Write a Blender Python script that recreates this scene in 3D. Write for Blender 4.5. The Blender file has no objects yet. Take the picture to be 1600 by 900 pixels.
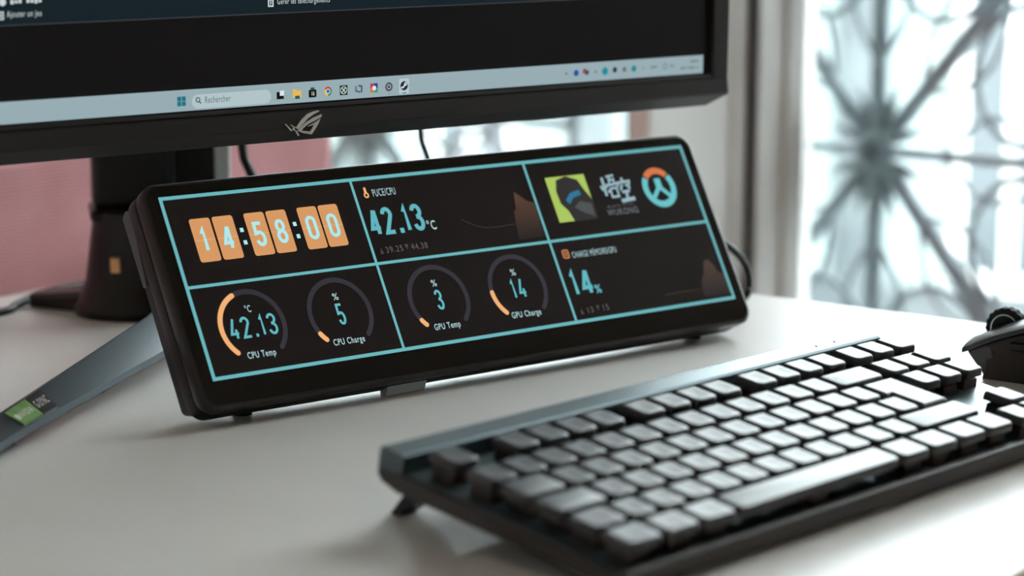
import bpy, math, random
from math import sin, cos, pi, radians as rad
from mathutils import Matrix, Vector
random.seed(7)
S = 0.001                      # everything below is written in millimetres
sc = bpy.context.scene
COL = sc.collection

# ---------------------------------------------------------------- camera
cam_d = bpy.data.cameras.new('camera'); cam = bpy.data.objects.new('camera', cam_d); COL.objects.link(cam)
CAM_H = 290.9
pitch, roll = 0.18328, 0.00312
cam.matrix_world = Matrix.Translation((0, 0, CAM_H*S)) @ Matrix.Rotation(pi/2-pitch, 4, 'X') @ Matrix.Rotation(roll, 4, 'Z')
cam_d.sensor_width = 36.0; cam_d.lens = 3650.8*36/1600
cam_d.clip_start = 0.05; cam_d.clip_end = 200
cam_d.dof.use_dof = True; cam_d.dof.focus_distance = 1.265; cam_d.dof.aperture_fstop = 5.0; cam_d.dof.aperture_blades = 0
sc.camera = cam
# ---------------------------------------------------------------- sky, exposure
EXPO = 0.3
EM = 2.0**(-EXPO)              # what a screen must emit to keep its own colour at this exposure
vs = sc.view_settings
vs.view_transform = 'Standard'; vs.look = 'None'; vs.exposure = EXPO; vs.gamma = 1.0; vs.use_curve_mapping = False
world = bpy.data.worlds.new('overcast_sky'); sc.world = world; world.use_nodes = True
bg = world.node_tree.nodes['Background']; bg.inputs[0].default_value = (0.92, 0.98, 1.0, 1); bg.inputs[1].default_value = 10.5

# ---------------------------------------------------------------- helpers
def lin(c):
    c /= 255.0
    return c/12.92 if c <= 0.04045 else ((c+0.055)/1.055)**2.4
def rgb(r, g, b): return (lin(r), lin(g), lin(b), 1.0)
MATS = {}
def mat(name, col, rough=0.5, metal=0.0, spec=0.5, emit=None, estr=1.0, bump=None, noise=None, coat=0.0, trans=0.0, ior=1.45, alpha=None, sheen=0.0):
    if name in MATS: return MATS[name]
    m = bpy.data.materials.new(name); m.use_nodes = True; nt = m.node_tree; p = nt.nodes['Principled BSDF']
    p.inputs['Base Color'].default_value = col; p.inputs['Roughness'].default_value = rough; p.inputs['Metallic'].default_value = metal
    p.inputs['Specular IOR Level'].default_value = spec; p.inputs['IOR'].default_value = ior
    p.inputs['Coat Weight'].default_value = coat; p.inputs['Coat Roughness'].default_value = 0.08
    p.inputs['Transmission Weight'].default_value = trans; p.inputs['Sheen Weight'].default_value = sheen
    if emit is not None:
        p.inputs['Emission Color'].default_value = emit; p.inputs['Emission Strength'].default_value = estr*EM
    tc = nt.nodes.new('ShaderNodeTexCoord')
    if noise:                  # (scale, other colour, lo, hi)
        n = nt.nodes.new('ShaderNodeTexNoise'); n.inputs['Scale'].default_value = noise[0]; n.inputs['Detail'].default_value = 6
        r = nt.nodes.new('ShaderNodeMapRange'); r.inputs['From Min'].default_value = noise[2]; r.inputs['From Max'].default_value = noise[3]
        x = nt.nodes.new('ShaderNodeMix'); x.data_type = 'RGBA'; x.inputs[6].default_value = col; x.inputs[7].default_value = noise[1]
        nt.links.new(tc.outputs['Object'], n.inputs['Vector']); nt.links.new(n.outputs['Fac'], r.inputs['Value'])
        nt.links.new(r.outputs['Result'], x.inputs['Factor']); nt.links.new(x.outputs[2], p.inputs['Base Color'])
    if bump:                   # (scale, strength, distance)
        n = nt.nodes.new('ShaderNodeTexNoise'); n.inputs['Scale'].default_value = bump[0]; n.inputs['Detail'].default_value = 3
        b = nt.nodes.new('ShaderNodeBump'); b.inputs['Strength'].default_value = bump[1]; b.inputs['Distance'].default_value = bump[2]
        nt.links.new(tc.outputs['Object'], n.inputs['Vector']); nt.links.new(n.outputs['Fac'], b.inputs['Height']); nt.links.new(b.outputs['Normal'], p.inputs['Normal'])
    MATS[name] = m
    return m
def glow(name, r, g, b, k=1.0):            # a lit patch of a screen: black glass surface that emits its own colour
    return mat('lit_'+name, (0.004, 0.004, 0.004, 1), 0.35, spec=0.2, emit=rgb(r, g, b), estr=k)

def glow_fade(name, c0, c1, y0, y1):        # a lit area of the screen that fades between two heights
    m = glow(name, *c0); nt = m.node_tree; p = nt.nodes['Principled BSDF']; tc = [n for n in nt.nodes if n.type == 'TEX_COORD'][0]
    sp = nt.nodes.new('ShaderNodeSeparateXYZ'); mr = nt.nodes.new('ShaderNodeMapRange'); mr.inputs[1].default_value = y0*S; mr.inputs[2].default_value = y1*S
    mx_ = nt.nodes.new('ShaderNodeMix'); mx_.data_type = 'RGBA'; mx_.inputs[6].default_value = rgb(*c0); mx_.inputs[7].default_value = rgb(*c1)
    nt.links.new(tc.outputs['Object'], sp.inputs[0]); nt.links.new(sp.outputs['Y'], mr.inputs[0]); nt.links.new(mr.outputs[0], mx_.inputs['Factor']); nt.links.new(mx_.outputs[2], p.inputs['Emission Color'])
    return m
class MB:
    def __init__(s): s.v = []; s.f = []
    def add(s, vs, fs):
        o = len(s.v); s.v += [tuple(p) for p in vs]; s.f += [tuple(i+o for i in f) for f in fs]; return s
    def box(s, x0, x1, y0, y1, z0, z1):
        return s.add([(x0,y0,z0),(x1,y0,z0),(x1,y1,z0),(x0,y1,z0),(x0,y0,z1),(x1,y0,z1),(x1,y1,z1),(x0,y1,z1)],
                     [(3,2,1,0),(4,5,6,7),(0,1,5,4),(1,2,6,5),(2,3,7,6),(3,0,4,7)])
    def loft(s, loops, caps=True, closed=True):
        n = len(loops[0]); vs = [p for l in loops for p in l]; fs = []
        for k in range(len(loops)-1):
            for i in range(n if closed else n-1):
                j = (i+1) % n; fs.append((k*n+i, k*n+j, (k+1)*n+j, (k+1)*n+i))
        if caps: fs.append(tuple(range(n-1, -1, -1))); fs.append(tuple((len(loops)-1)*n+i for i in range(n)))
        return s.add(vs, fs)
    def prism(s, poly, z0, z1): return s.loft([[(x, y, z0) for x, y in poly], [(x, y, z1) for x, y in poly]])
    def flat(s, poly, z): return s.add([(x, y, z) for x, y in poly], [tuple(range(len(poly)))])
    def tube(s, path, r, seg=8, caps=True, flat=1.0):
        P = [Vector(p) for p in path]; loops = []; up = Vector((0, 0, 1))
        for i, p in enumerate(P):
            t = (P[min(i+1, len(P)-1)]-P[max(i-1, 0)]).normalized()
            a = t.cross(up) if abs(t.z) < 0.98 else t.cross(Vector((1, 0, 0)))
            a.normalize(); b = a.cross(t).normalized()
            rr_ = r[i] if isinstance(r, (list, tuple)) else r
            loops.append([tuple(p+a*cos(2*pi*k/seg)*rr_+b*sin(2*pi*k/seg)*rr_*flat) for k in range(seg)])
        return s.loft(loops, caps)
    def ribbon(s, pts, w, z, closed=False):     # flat stroke with mitred corners in the xy plane
        P = [Vector((p[0], p[1])) for p in pts]; n = len(P); L = []; R = []
        for i in range(n):
            a = P[(i-1) % n] if (closed or i > 0) else None; b = P[(i+1) % n] if (closed or i < n-1) else None
            d0 = (P[i]-a).normalized() if a is not None else (b-P[i]).normalized()
            d1 = (b-P[i]).normalized() if b is not None else d0
            nn = Vector((-(d0+d1).y, (d0+d1).x))
            nn = nn.normalized() if nn.length > 1e-6 else Vector((-d0.y, d0.x))
            k = min(1.0/max(abs(nn.dot(Vector((-d0.y, d0.x)))), 0.3), 2.2)
            L.append(P[i]+nn*w/2*k); R.append(P[i]-nn*w/2*k)
        m = n if closed else n-1
        vs = [(p.x, p.y, z) for p in L]+[(p.x, p.y, z) for p in R]
        return s.add(vs, [(i, n+i, n+(i+1) % n, (i+1) % n) for i in range(m)])
    def build(s, name, m, parent=None, smooth=False, bevel=0, seg=2, fix=True, angle=40):
        me = bpy.data.meshes.new(name)
        me.from_pydata([(x*S, y*S, z*S) for x, y, z in s.v], [], s.f)
        if fix:
            import bmesh
            b = bmesh.new(); b.from_mesh(me); bmesh.ops.recalc_face_normals(b, faces=b.faces); b.to_mesh(me); b.free()
        me.materials.append(m)
        o = bpy.data.objects.new(name, me); COL.objects.link(o)
        if parent is not None: o.parent = parent
        if smooth:
            me.polygons.foreach_set('use_smooth', [True]*len(me.polygons))
            me.set_sharp_from_angle(angle=rad(angle))
        if bevel:
            md = o.modifiers.new('bevel', 'BEVEL'); md.width = bevel*S; md.segments = seg; md.limit_method = 'ANGLE'; md.angle_limit = rad(35)
            md.harden_normals = False
        return o
def rr(x0, x1, y0, y1, r, seg=6):
    if not isinstance(r, (list, tuple)): r = [r]*4      # order: BL, BR, TR, TL
    out = []
    for (cx, cy, a0, q) in ((x0+r[0], y0+r[0], pi, r[0]), (x1-r[1], y0+r[1], 1.5*pi, r[1]), (x1-r[2], y1-r[2], 0, r[2]), (x0+r[3], y1-r[3], 0.5*pi, r[3])):
        for k in range(seg+1):
            a = a0+0.5*pi*k/seg; out.append((cx+q*cos(a), cy+q*sin(a)))
    return out
def circ(cx, cy, r, n=24, a0=0, ry=None): return [(cx+r*cos(a0+2*pi*k/n), cy+(ry or r)*sin(a0+2*pi*k/n)) for k in range(n)]
def arc(cx, cy, r, a0, a1, n=20): return [(cx+r*cos(rad(a0+(a1-a0)*k/n)), cy+r*sin(rad(a0+(a1-a0)*k/n))) for k in range(n+1)]
def empty(name, label, cat, M=None, group=None, loc=None, kind=None):
    o = bpy.data.objects.new(name, None); COL.objects.link(o); o.empty_display_size = 0.02
    if M is not None: o.matrix_world = M
    if loc is not None: o.location = Vector(loc)*S
    return tag(o, label, cat, group, kind)
def tag(o, label=None, cat=None, group=None, kind=None):
    if label: o['label'] = label
    if cat: o['category'] = cat
    if group: o['group'] = group
    if kind: o['kind'] = kind
    return o
def frame(O, x, y, z): return Matrix(((x[0], y[0], z[0], O[0]*S), (x[1], y[1], z[1], O[1]*S), (x[2], y[2], z[2], O[2]*S), (0, 0, 0, 1)))
def axes(yaw, tilt):
    x = Vector((cos(yaw), sin(yaw), 0)); b = Vector((-sin(yaw)*cos(tilt), cos(yaw)*cos(tilt), sin(tilt)))
    return x, b, x.cross(b)
_tc = {}
def text_mesh(txt, bold=0.0):
    key = (txt, bold)
    if key not in _tc:
        c = bpy.data.curves.new('t', 'FONT'); c.body = txt; c.size = 1; c.space_character = 1.14; c.offset = bold; c.resolution_u = 4
        o = bpy.data.objects.new('t', c); COL.objects.link(o); dg = bpy.context.evaluated_depsgraph_get(); dg.update()
        me = bpy.data.meshes.new_from_object(o.evaluated_get(dg))
        V = [tuple(v.co) for v in me.vertices]; F = [tuple(p.vertices) for p in me.polygons]
        bpy.data.objects.remove(o); bpy.data.curves.remove(c); bpy.data.meshes.remove(me)
        _tc[key] = (V, F)
    return _tc[key]
def text(name, txt, x0, x1, y0, y1, z, m, parent, bold=0.0, shear=0):
    V, F = text_mesh(txt, bold)
    if not V: return None
    ax = min(v[0] for v in V); bx = max(v[0] for v in V); ay = min(v[1] for v in V); by = max(v[1] for v in V)
    b = MB(); b.add([(x0+(v[0]-ax)/(bx-ax)*(x1-x0), y0+(v[1]-ay)/max(by-ay, 1e-6)*(y1-y0), z) for v in V], F)
    return b.build(name, m, parent, fix=False)
# condensed signage digits: strokes in a 0..1 by 0..1 box
def _el(cx, cy, rx, ry, a0, a1, n=12): return [(cx+rx*cos(rad(a0+(a1-a0)*k/n)), cy+ry*sin(rad(a0+(a1-a0)*k/n))) for k in range(n+1)]
def glyph(ch):
    if ch == '0': return [(_el(.5, .78, .5, .22, 0, 180)+_el(.5, .22, .5, .22, 180, 360), True)]
    if ch == '1': return [([(.05, .80), (.55, 1.0), (.55, 0)], False)]
    if ch == '2': return [(_el(.5, .78, .5, .22, 175, -20)+[(.02, 0), (1.02, 0)], False)]
    if ch == '3': return [(_el(.48, .77, .5, .23, 170, -80)+[(.38, .53)], False), ([(.38, .53)]+_el(.48, .26, .52, .26, 88, -170), False)]
    if ch == 'h': return [([(.66, 1.0), (.0, .24), (1.05, .24)], False), ([(.72, 1.0), (.72, -.02)], False)]
    if ch == '4': return [([(.62, 1.02), (.0, .24), (1.05, .24)], False), ([(.74, .46), (.74, -.02)], False)]
    if ch == '5': return [([(.95, 1), (.08, 1), (.05, .52)]+_el(.5, .27, .5, .30, 120, -165), False)]
    if ch == '8': return [(_el(.5, .765, .44, .235, 0, 360, 20)[:-1], True), (_el(.5, .255, .5, .255, 0, 360, 20)[:-1], True)]
    return []
def digits(name, txt, x0, x1, y0, y1, z, wst, m, parent, gap=0.28, dotw=0.45):
    ws = [0.62 if c == '1' else dotw if c in '.:' else 1.0 for c in txt]
    u = (x1-x0)/(sum(ws)+gap*(len(txt)-1)); x = x0; b = MB(); k = 0
    h = wst/2
    for c, w_ in zip(txt, ws):
        if c == '.': b.flat([(x+.1*u, y0), (x+.1*u+wst*1.1, y0), (x+.1*u+wst*1.1, y0+wst*1.2), (x+.1*u, y0+wst*1.2)], z)
        for pts, cl in glyph(c):
            sx = (w_*u-wst); k += 1
            b.ribbon([(x+h+p[0]*sx/(0.62 if c == '1' else 1)*(1 if c != '1' else 0.62), y0+h+p[1]*(y1-y0-wst)) for p in pts], wst, z+0.004*k, cl)
        x += (w_+gap)*u
    return b.build(name, m, parent, fix=False)

# ---------------------------------------------------------------- materials
wall_white = mat('wall_paint', rgb(238, 232, 226), 0.8, bump=(60, .1, .002))
frame_white = mat('window_paint', rgb(232, 229, 227), 0.45)
desk_mat = mat('white_laminate', rgb(236, 232, 228), 0.32, spec=0.45, noise=(9, rgb(229, 224, 219), .35, .75))
desk_edge = mat('desk_edge_band', rgb(196, 164, 132), 0.5)
floor_mat = mat('oak_floor', rgb(196, 160, 122), 0.5, noise=(6, rgb(172, 134, 98), .3, .7))
black_pl = mat('black_plastic', rgb(36, 32, 31), 0.42, bump=(2500, .08, .0002))
black_gloss = mat('black_gloss', rgb(18, 16, 16), 0.18)
black_deep = mat('black_deep', rgb(12, 11, 12), 0.6)
grey_pl = mat('grey_plastic', rgb(96, 97, 102), 0.35)
rubber = mat('rubber', rgb(20, 19, 19), 0.8)

# ================================================================ ROOM SHELL
W = Vector((0.809, -0.588, 0)).normalized(); N = Vector((-0.588, -0.809, 0)).normalized()   # along the window wall / into the room
P0 = Vector((353.1, 2250.0, 0)); FLOOR = -730; CEIL = 1750
RM = frame(P0, W, N*-1, Vector((0, 0, 1)))       # local: x along the wall, y outwards, z up from the desk top
S0, S1, DEPTH = -2700, 2000, 4300
WX0, WX1, WZ0, WZ1 = -2400, 900, -640, 1560       # the window opening
def struct(name, mb, m, **k): 
    o = mb.build(name, m, **k); o.matrix_world = RM; o['kind'] = 'structure'; return o
struct('floor', MB().box(S0, S1, -DEPTH, 160, FLOOR-40, FLOOR), floor_mat)
struct('ceiling', MB().box(S0, S1, -DEPTH, 160, CEIL, CEIL+40), wall_white)
wb = MB().box(S0, WX0, 0, 160, FLOOR, CEIL).box(WX1, S1, 0, 160, FLOOR, CEIL).box(WX0, WX1, 0, 160, WZ1, CEIL).box(WX0, WX1, 0, 160, FLOOR, WZ0)
struct('wall_back', wb, wall_white)
struct('wall_left', MB().box(S0-40, S0, -DEPTH, 160, FLOOR, CEIL), wall_white)
struct('wall_right', MB().box(S1, S1+40, -DEPTH, 160, FLOOR, CEIL), wall_white)
struct('wall_front', MB().box(S0, S1, -DEPTH-40, -DEPTH, FLOOR, CEIL), wall_white)
# windows: casements in one opening, the leftmost pair unseen, a white post between the others
glass_mat = bpy.data.materials.new('window_glass'); glass_mat.use_nodes = True
nt = glass_mat.node_tree; nt.nodes.remove(nt.nodes['Principled BSDF'])
tr = nt.nodes.new('ShaderNodeBsdfTransparent'); tr.inputs[0].default_value = (.95, .98, .98, 1); gl = nt.nodes.new('ShaderNodeBsdfGlossy'); gl.inputs['Roughness'].default_value = 0.02
fr = nt.nodes.new('ShaderNodeFresnel'); fr.inputs[0].default_value = 1.45; mx = nt.nodes.new('ShaderNodeMixShader')
nt.links.new(fr.outputs[0], mx.inputs[0]); nt.links.new(tr.outputs[0], mx.inputs[1]); nt.links.new(gl.outputs[0], mx.inputs[2]); nt.links.new(mx.outputs[0], nt.nodes['Material Output'].inputs[0])
def window(name, x0, x1, stile_l, stile_r, set_back=0):
    e = empty(name, None, None, RM @ Matrix.Translation((0, set_back*S, 0)), kind='structure')
    def st(n, mb, m, **k): return mb.build(n, m, e, **k)
    for (a, c) in ((x0, x0+stile_l), (x1-stile_r, x1)):
        st('stile', MB().box(a, c, -34, 20, WZ0, WZ1), frame_white, bevel=4)
        if not (set_back and a == x0): st('glazing_bead', MB().box(*((c-2, c+14) if a == x0 else (a-14, a+2)), -20, 12, WZ0+60, WZ1-60), frame_white, bevel=3)
    st('rail', MB().box(x0+stile_l, x1-stile_r, -30, 20, WZ0, WZ0+90), frame_white, bevel=4)
    st('rail', MB().box(x0+stile_l, x1-stile_r, -30, 20, WZ1-70, WZ1), frame_white, bevel=4)
    st('pane', MB().box(x0+stile_l-4, x1-stile_r+4, -4, 2, WZ0+80, WZ1-60), glass_mat)
    return e
window('unseen_window_3', WX0, -1690, 60, 40); window('unseen_window_4', -1690, -975, 40, 40)  # unseen casements, assumed to continue the row, added partly for more sky light
window('window_1', -975, -185, 40, 30)
w2 = window('window_2', -115, WX1, 5, 60, 52)
MB().box(-126, -115, -82, 22, WZ0, WZ1).build('jamb', frame_white, w2, bevel=1.5)
# between them an inner shutter leaf stands open, square to the wall, and catches the daylight of the right casement
struct('trim_1', MB().box(-185, -130, -24, 40, WZ0, WZ1), frame_white, bevel=2)
leaf = MB().box(-150, -130, -212-52, -32-52, WZ0+5, WZ1-5).build('shutter_leaf', frame_white, w2, bevel=2)
for (y0, y1) in ((-264, -228), (-110, -84)): MB().box(-131, -126, y0, y1, WZ0+5, WZ1-5).build('leaf_stile', frame_white, leaf, bevel=1.2)
for (z0, z1) in ((WZ0+5, WZ0+110), (380, 450), (WZ1-80, WZ1-5)): MB().box(-131, -126.5, -230, -108, z0, z1).build('leaf_rail', frame_white, leaf, bevel=1.2)
struct('trim_3', MB().box(-130, -118, -34, -24, WZ0, WZ1), mat('window_dark_strip', rgb(26, 30, 32), 0.7))  # dark strip along the line between shutter leaf and jamb
# baseboards
struct('baseboard_left', MB().box(S0, S0+14, -DEPTH, 0, FLOOR, FLOOR+90), frame_white)
struct('baseboard_right', MB().box(S1-14, S1, -DEPTH, 0, FLOOR, FLOOR+90), frame_white)

# ================================================================ OUTSIDE: wrought-iron grille, street, house opposite
iron = mat('wrought_iron', rgb(96, 108, 112), 0.55, noise=(30, rgb(74, 84, 88), .35, .7))
def grille(x, z, label):
    g = empty('window_grille', label, 'grille', RM @ Matrix.Translation((x*S, 0.115, z*S)), 'ornamental iron grilles outside the windows')
    def lay(pts): return [(p[0], 0, p[1]) for p in pts]
    for k in range(8):
        a = k*pi/4
        MB().tube([(12*cos(a), 0, 15*sin(a)), (300*cos(a), 0, 380*sin(a))], 9.5 if k % 4 else 6, 8).build('spoke', iron, g, smooth=True)
    MB().tube([(-300, 0, -460), (-300, 0, 900)], 8).build('upright_bar', iron, g, smooth=True)
    MB().tube([(300, 0, -460), (300, 0, 900)], 8).build('upright_bar', iron, g, smooth=True)
    for zz in (-460, 385, 640, 900):
        MB().tube([(-330, 0, zz), (330, 0, zz)], 8).build('cross_bar', iron, g, smooth=True)
    d = MB(); d.loft([[(x_, -9, y_) for x_, y_ in circ(0, 0, 22)], [(x_, -14, y_) for x_, y_ in circ(0, 0, 12)], [(x_, 14, y_) for x_, y_ in circ(0, 0, 12)]]); d.build('rosette', iron, g, smooth=True)
    for k in range(8):
        a = (k+.5)*pi/4
        # a leaf near the middle, a ring further out
        lf = [(18, 0), (28, 3), (40, 4), (60, 0), (40, -4), (28, -3)]
        MB().prism([(x_*cos(a)-y_*sin(a), 1.25*(x_*sin(a)+y_*cos(a))) for x_, y_ in lf], -3, 3).build('leaf', iron, g).rotation_euler = (pi/2, 0, 0)
        c = (178*cos(a), 222*sin(a)); rg = circ(c[0], c[1], 58, 28, 0, 70); rg.append(rg[0])
        MB().tube(lay(rg), 4.0, 6, caps=False).build('ring', iron, g, smooth=True)
        for s_ in (-1, 1):
            b0 = k*pi/4
            pts = [(70+130*t_, s_*34*sin(pi*t_)) for t_ in [i/14 for i in range(15)]]
            MB().tube(lay([(p[0]*cos(b0)-p[1]*sin(b0), 1.25*(p[0]*sin(b0)+p[1]*cos(b0))) for p in pts]), 2.8, 6).build('scroll', iron, g, smooth=True)
    return g
grille(-58, -6, 'black iron grille with a radiating star outside the right casement')
grille(-735, -6, 'black iron grille with a radiating star outside the casement behind the monitor')
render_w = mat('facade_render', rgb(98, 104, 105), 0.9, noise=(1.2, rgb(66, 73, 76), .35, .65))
roof_m = mat('slate_roof', rgb(110, 116, 122), 0.7)
dark_gl = mat('far_glass', rgb(60, 70, 74), 0.15)
shut = mat('far_shutter', rgb(128, 138, 138), 0.7)
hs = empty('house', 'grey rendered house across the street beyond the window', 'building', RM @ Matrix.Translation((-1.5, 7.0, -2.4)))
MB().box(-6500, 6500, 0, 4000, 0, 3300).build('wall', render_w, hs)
MB().prism([(-300, 0), (4300, 0), (2000, 900)], -6700, 6700).build('roof', roof_m, hs).matrix_local = Matrix(((0, 0, 1, 0), (1, 0, 0, 0), (0, 1, 0, 3.3), (0, 0, 0, 1)))
for k in range(9):
    x = -5900+1400*k
    w_ = MB().box(x, x+520, -30, 30, 900, 2300).build('window', frame_white, hs)
    for q in range(2):
        MB().box(x+40+q*240, x+240+q*240, -42, -28, 960, 2240).build('pane', dark_gl, w_)
    for q in (-1, 1):
        xs = x-290 if q < 0 else x+530
        sh = MB().box(xs, xs+280, -50, 0, 880, 2320).build('shutter', shut, hs)
        for j in range(8): MB().box(xs+25, xs+255, -66, -48, 930+j*170, 1040+j*170).build('slat', shut, sh)
st = MB().box(-14000, 14000, 162, 7000, -2440, -2400).build('street', mat('paving', rgb(176, 176, 172), 0.9, noise=(2, rgb(140, 142, 140), .3, .7))); st.matrix_world = RM; st['kind'] = 'structure'
for (x, y, r_, wh_) in ((250, 4200, 330, 'medium round'), (1200, 4700, 420, 'largest'), (-900, 4500, 300, 'smallest'), (-2300, 4300, 360, 'second largest')):
    sb = MB(); 
    for k in range(420):
        v = Vector((random.gauss(0, 1), random.gauss(0, 1), random.gauss(0, 1))).normalized()*r_*random.uniform(.55, 1); a_ = random.uniform(0, 6.28); q = 46
        t1 = Vector((cos(a_), sin(a_), random.uniform(-.6, .6)))*q; t2 = v.normalized().cross(t1).normalized()*q*.6
        c = v+Vector((0, 0, r_*1.6)); sb.add([c-t1, c+t2, c+t1, c-t2], [(0, 1, 2, 3)])
    e = empty('garden_shrub', wh_+' grey-green shrub on the pavement before the grey house', 'shrub', RM @ Matrix.Translation((x*S, y*S, -2.4)), 'shrubs along the street')
    sb.build('foliage', mat('leaf_grey_green', rgb(128, 140, 122), 0.7), e, fix=False)
    MB().tube([(0, 0, 0), (10, 0, r_*1.5)], 22).build('stem', mat('bark', rgb(96, 84, 74), .9), e)

# ================================================================ DESK
DC = Vector((-158, 1785, 0)); DA = Vector((-0.588, -0.809, 0)).normalized(); DB = Vector((0.809, -0.588, 0)).normalized()
dk = empty('desk', 'white laminate desk with a pale wood edge under the keyboard', 'desk', frame(DC+Vector((0, 0, FLOOR)), DB, DA*-1, Vector((0, 0, 1))))
H = -FLOOR
MB().box(0, 800, -1800, 0, H-24, H).build('desktop', desk_mat, dk, bevel=1.2, seg=2)
MB().box(800, 801.5, -1800, 0, H-23.5, H-1.2).build('edge_band', desk_edge, dk)
for (x, y) in ((50, -60), (750, -60), (50, -1740), (750, -1740)):
    MB().box(x-25, x+25, y-25, y+25, 0, H-24).build('leg', frame_white, dk, bevel=3)
MB().box(60, 90, -1710, -90, H-110, H-24).build('apron', frame_white, dk)

# ================================================================ PINK SOFA behind the desk
pink = bpy.data.materials.new('pink_weave'); pink.use_nodes = True; nt = pink.node_tree; p = nt.nodes['Principled BSDF']
tc = nt.nodes.new('ShaderNodeTexCoord'); mp = nt.nodes.new('ShaderNodeMapping'); mp.inputs['Rotation'].default_value = (0, 0, 0)
nt.links.new(tc.outputs['Object'], mp.inputs[0])
def wave(axis, sc_):
    w_ = nt.nodes.new('ShaderNodeTexWave'); w_.bands_direction = axis; w_.inputs['Scale'].default_value = sc_; w_.inputs['Distortion'].default_value = 1.2; w_.inputs['Detail Scale'].default_value = 3
    nt.links.new(mp.outputs[0], w_.inputs['Vector']); return w_
wx, wz = wave('X', 120), wave('Z', 120)
ml = nt.nodes.new('ShaderNodeMath'); ml.operation = 'MULTIPLY'; nt.links.new(wx.outputs['Fac'], ml.inputs[0]); nt.links.new(wz.outputs['Fac'], ml.inputs[1])
nz = nt.nodes.new('ShaderNodeTexNoise'); nz.inputs['Scale'].default_value = 14; nz.inputs['Detail'].default_value = 5; nt.links.new(tc.outputs['Object'], nz.inputs['Vector'])
av = nt.nodes.new('ShaderNodeMath'); av.operation = 'ADD'; nt.links.new(ml.outputs[0], av.inputs[0]); nt.links.new(nz.outputs['Fac'], av.inputs[1])
cr = nt.nodes.new('ShaderNodeValToRGB'); cr.color_ramp.elements[0].position = .25; cr.color_ramp.elements[0].color = rgb(172, 104, 110); cr.color_ramp.elements[1].position = 1.0; cr.color_ramp.elements[1].color = rgb(214, 152, 156)
nt.links.new(av.outputs[0], cr.inputs[0]); nt.links.new(cr.outputs[0], p.inputs['Base Color']); p.inputs['Roughness'].default_value = 0.9; p.inputs['Sheen Weight'].default_value = 0.3
bp = nt.nodes.new('ShaderNodeBump'); bp.inputs['Strength'].default_value = 0.5; bp.inputs['Distance'].default_value = 0.001; nt.links.new(ml.outputs[0], bp.inputs['Height']); nt.links.new(bp.outputs[0], p.inputs['Normal'])
so = empty('sofa', 'dusty pink woven fabric sofa with its back against the desk', 'sofa', frame(DC-DB*22+Vector((0, 0, FLOOR)), DA*-1, DB*-1, Vector((0, 0, 1))))
# local x = along the desk's back edge (right is towards the window), y = away from the desk
SX1, SX0 = 64, -1500
def cushion(name, x0, x1, y0, y1, z0, z1, r): 
    o = MB().box(x0, x1, y0, y1, z0, z1).build(name, pink, so, smooth=True, bevel=r, seg=5); return o
cushion('backrest', SX0, SX1, 0, 150, 250, 826, 16)
cushion('seat', SX0+140, SX1-140, 140, 850, 210, 440, 40)
cushion('armrest', SX0, SX0+140, 120, 850, 150, 640, 30)
cushion('armrest', SX1-140, SX1, 152, 850, 150, 640, 30)
cushion('sofa_base', SX0+20, SX1-20, 20, 840, 120, 260, 15)
for x in (SX0+60, SX1-60):
    for y in (50, 800): MB().tube([(x, y, 0), (x, y, 130)], [14, 22], 12).build('leg', mat('dark_wood', rgb(64, 44, 32), .5), so, smooth=True)

# ================================================================ MONITOR (upright, behind the small display)
mX, mB, mN = axes(0.66760, 1.58047)
MO = Vector((-116.54, 1260.87, 158.66))
mon = empty('monitor', 'large black monitor on a tripod foot, showing a taskbar', 'monitor', frame(MO, mX, mB, mN))
bez = mat('bezel_plastic', rgb(40, 36, 36), 0.6, bump=(3000, .12, .0002))
HW, TOP = 317.5, 347
# chin: a profile swept along the width, with chamfered outer corners
prof = [(-3.2, 1.2), (-4.0, 2.0), (-12.5, 3.2), (-14.0, 2.6), (-21.5, -7), (-21.5, -18), (-3.2, -18)]
def xe(v): return HW if v >= -15.2 else HW-(-15.2-v)*1.5
MB().loft([[(-xe(v), v, w_) for v, w_ in prof], [(xe(v), v, w_) for v, w_ in prof]]).build('chin', bez, mon, bevel=.6)
MB().loft([[(-304, v, w_) for v, w_ in ((-.9, -6), (-.9, 1.6), (-2.8, 2.2), (-3.4, -6))], [(304, v, w_) for v, w_ in ((-.9, -6), (-.9, 1.6), (-2.8, 2.2), (-3.4, -6))]]).build('chin_ridge', bez, mon)
for sgn in (1, -1):
    a = sorted((sgn*304, sgn*HW)); MB().box(a[0], a[1], -4.5, TOP, -18, 2.4).build('side_bezel', bez, mon, bevel=1.2)
MB().box(-HW, HW, 339, TOP, -18, 2.4).build('top_bezel', bez, mon, bevel=1)
def mrect(x0, x1, y0, y1): return [(x0, y0), (x1, y0), (x1, y1), (x0, y1)]
MB().loft([[(x, y, -17) for x, y in mrect(-312, 312, -17, 343)], [(x, y, -30) for x, y in mrect(-305, 305, -6, 338)], [(x, y, -62) for x, y in mrect(-200, 200, 60, 300)]]).build('rear_housing', black_pl, mon, bevel=3)
scr = MB().box(-304, 304, -1.5, 340, -5, 0).build('screen', mat('monitor_panel', rgb(8, 8, 9), 0.30, spec=0.4), mon)
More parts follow.
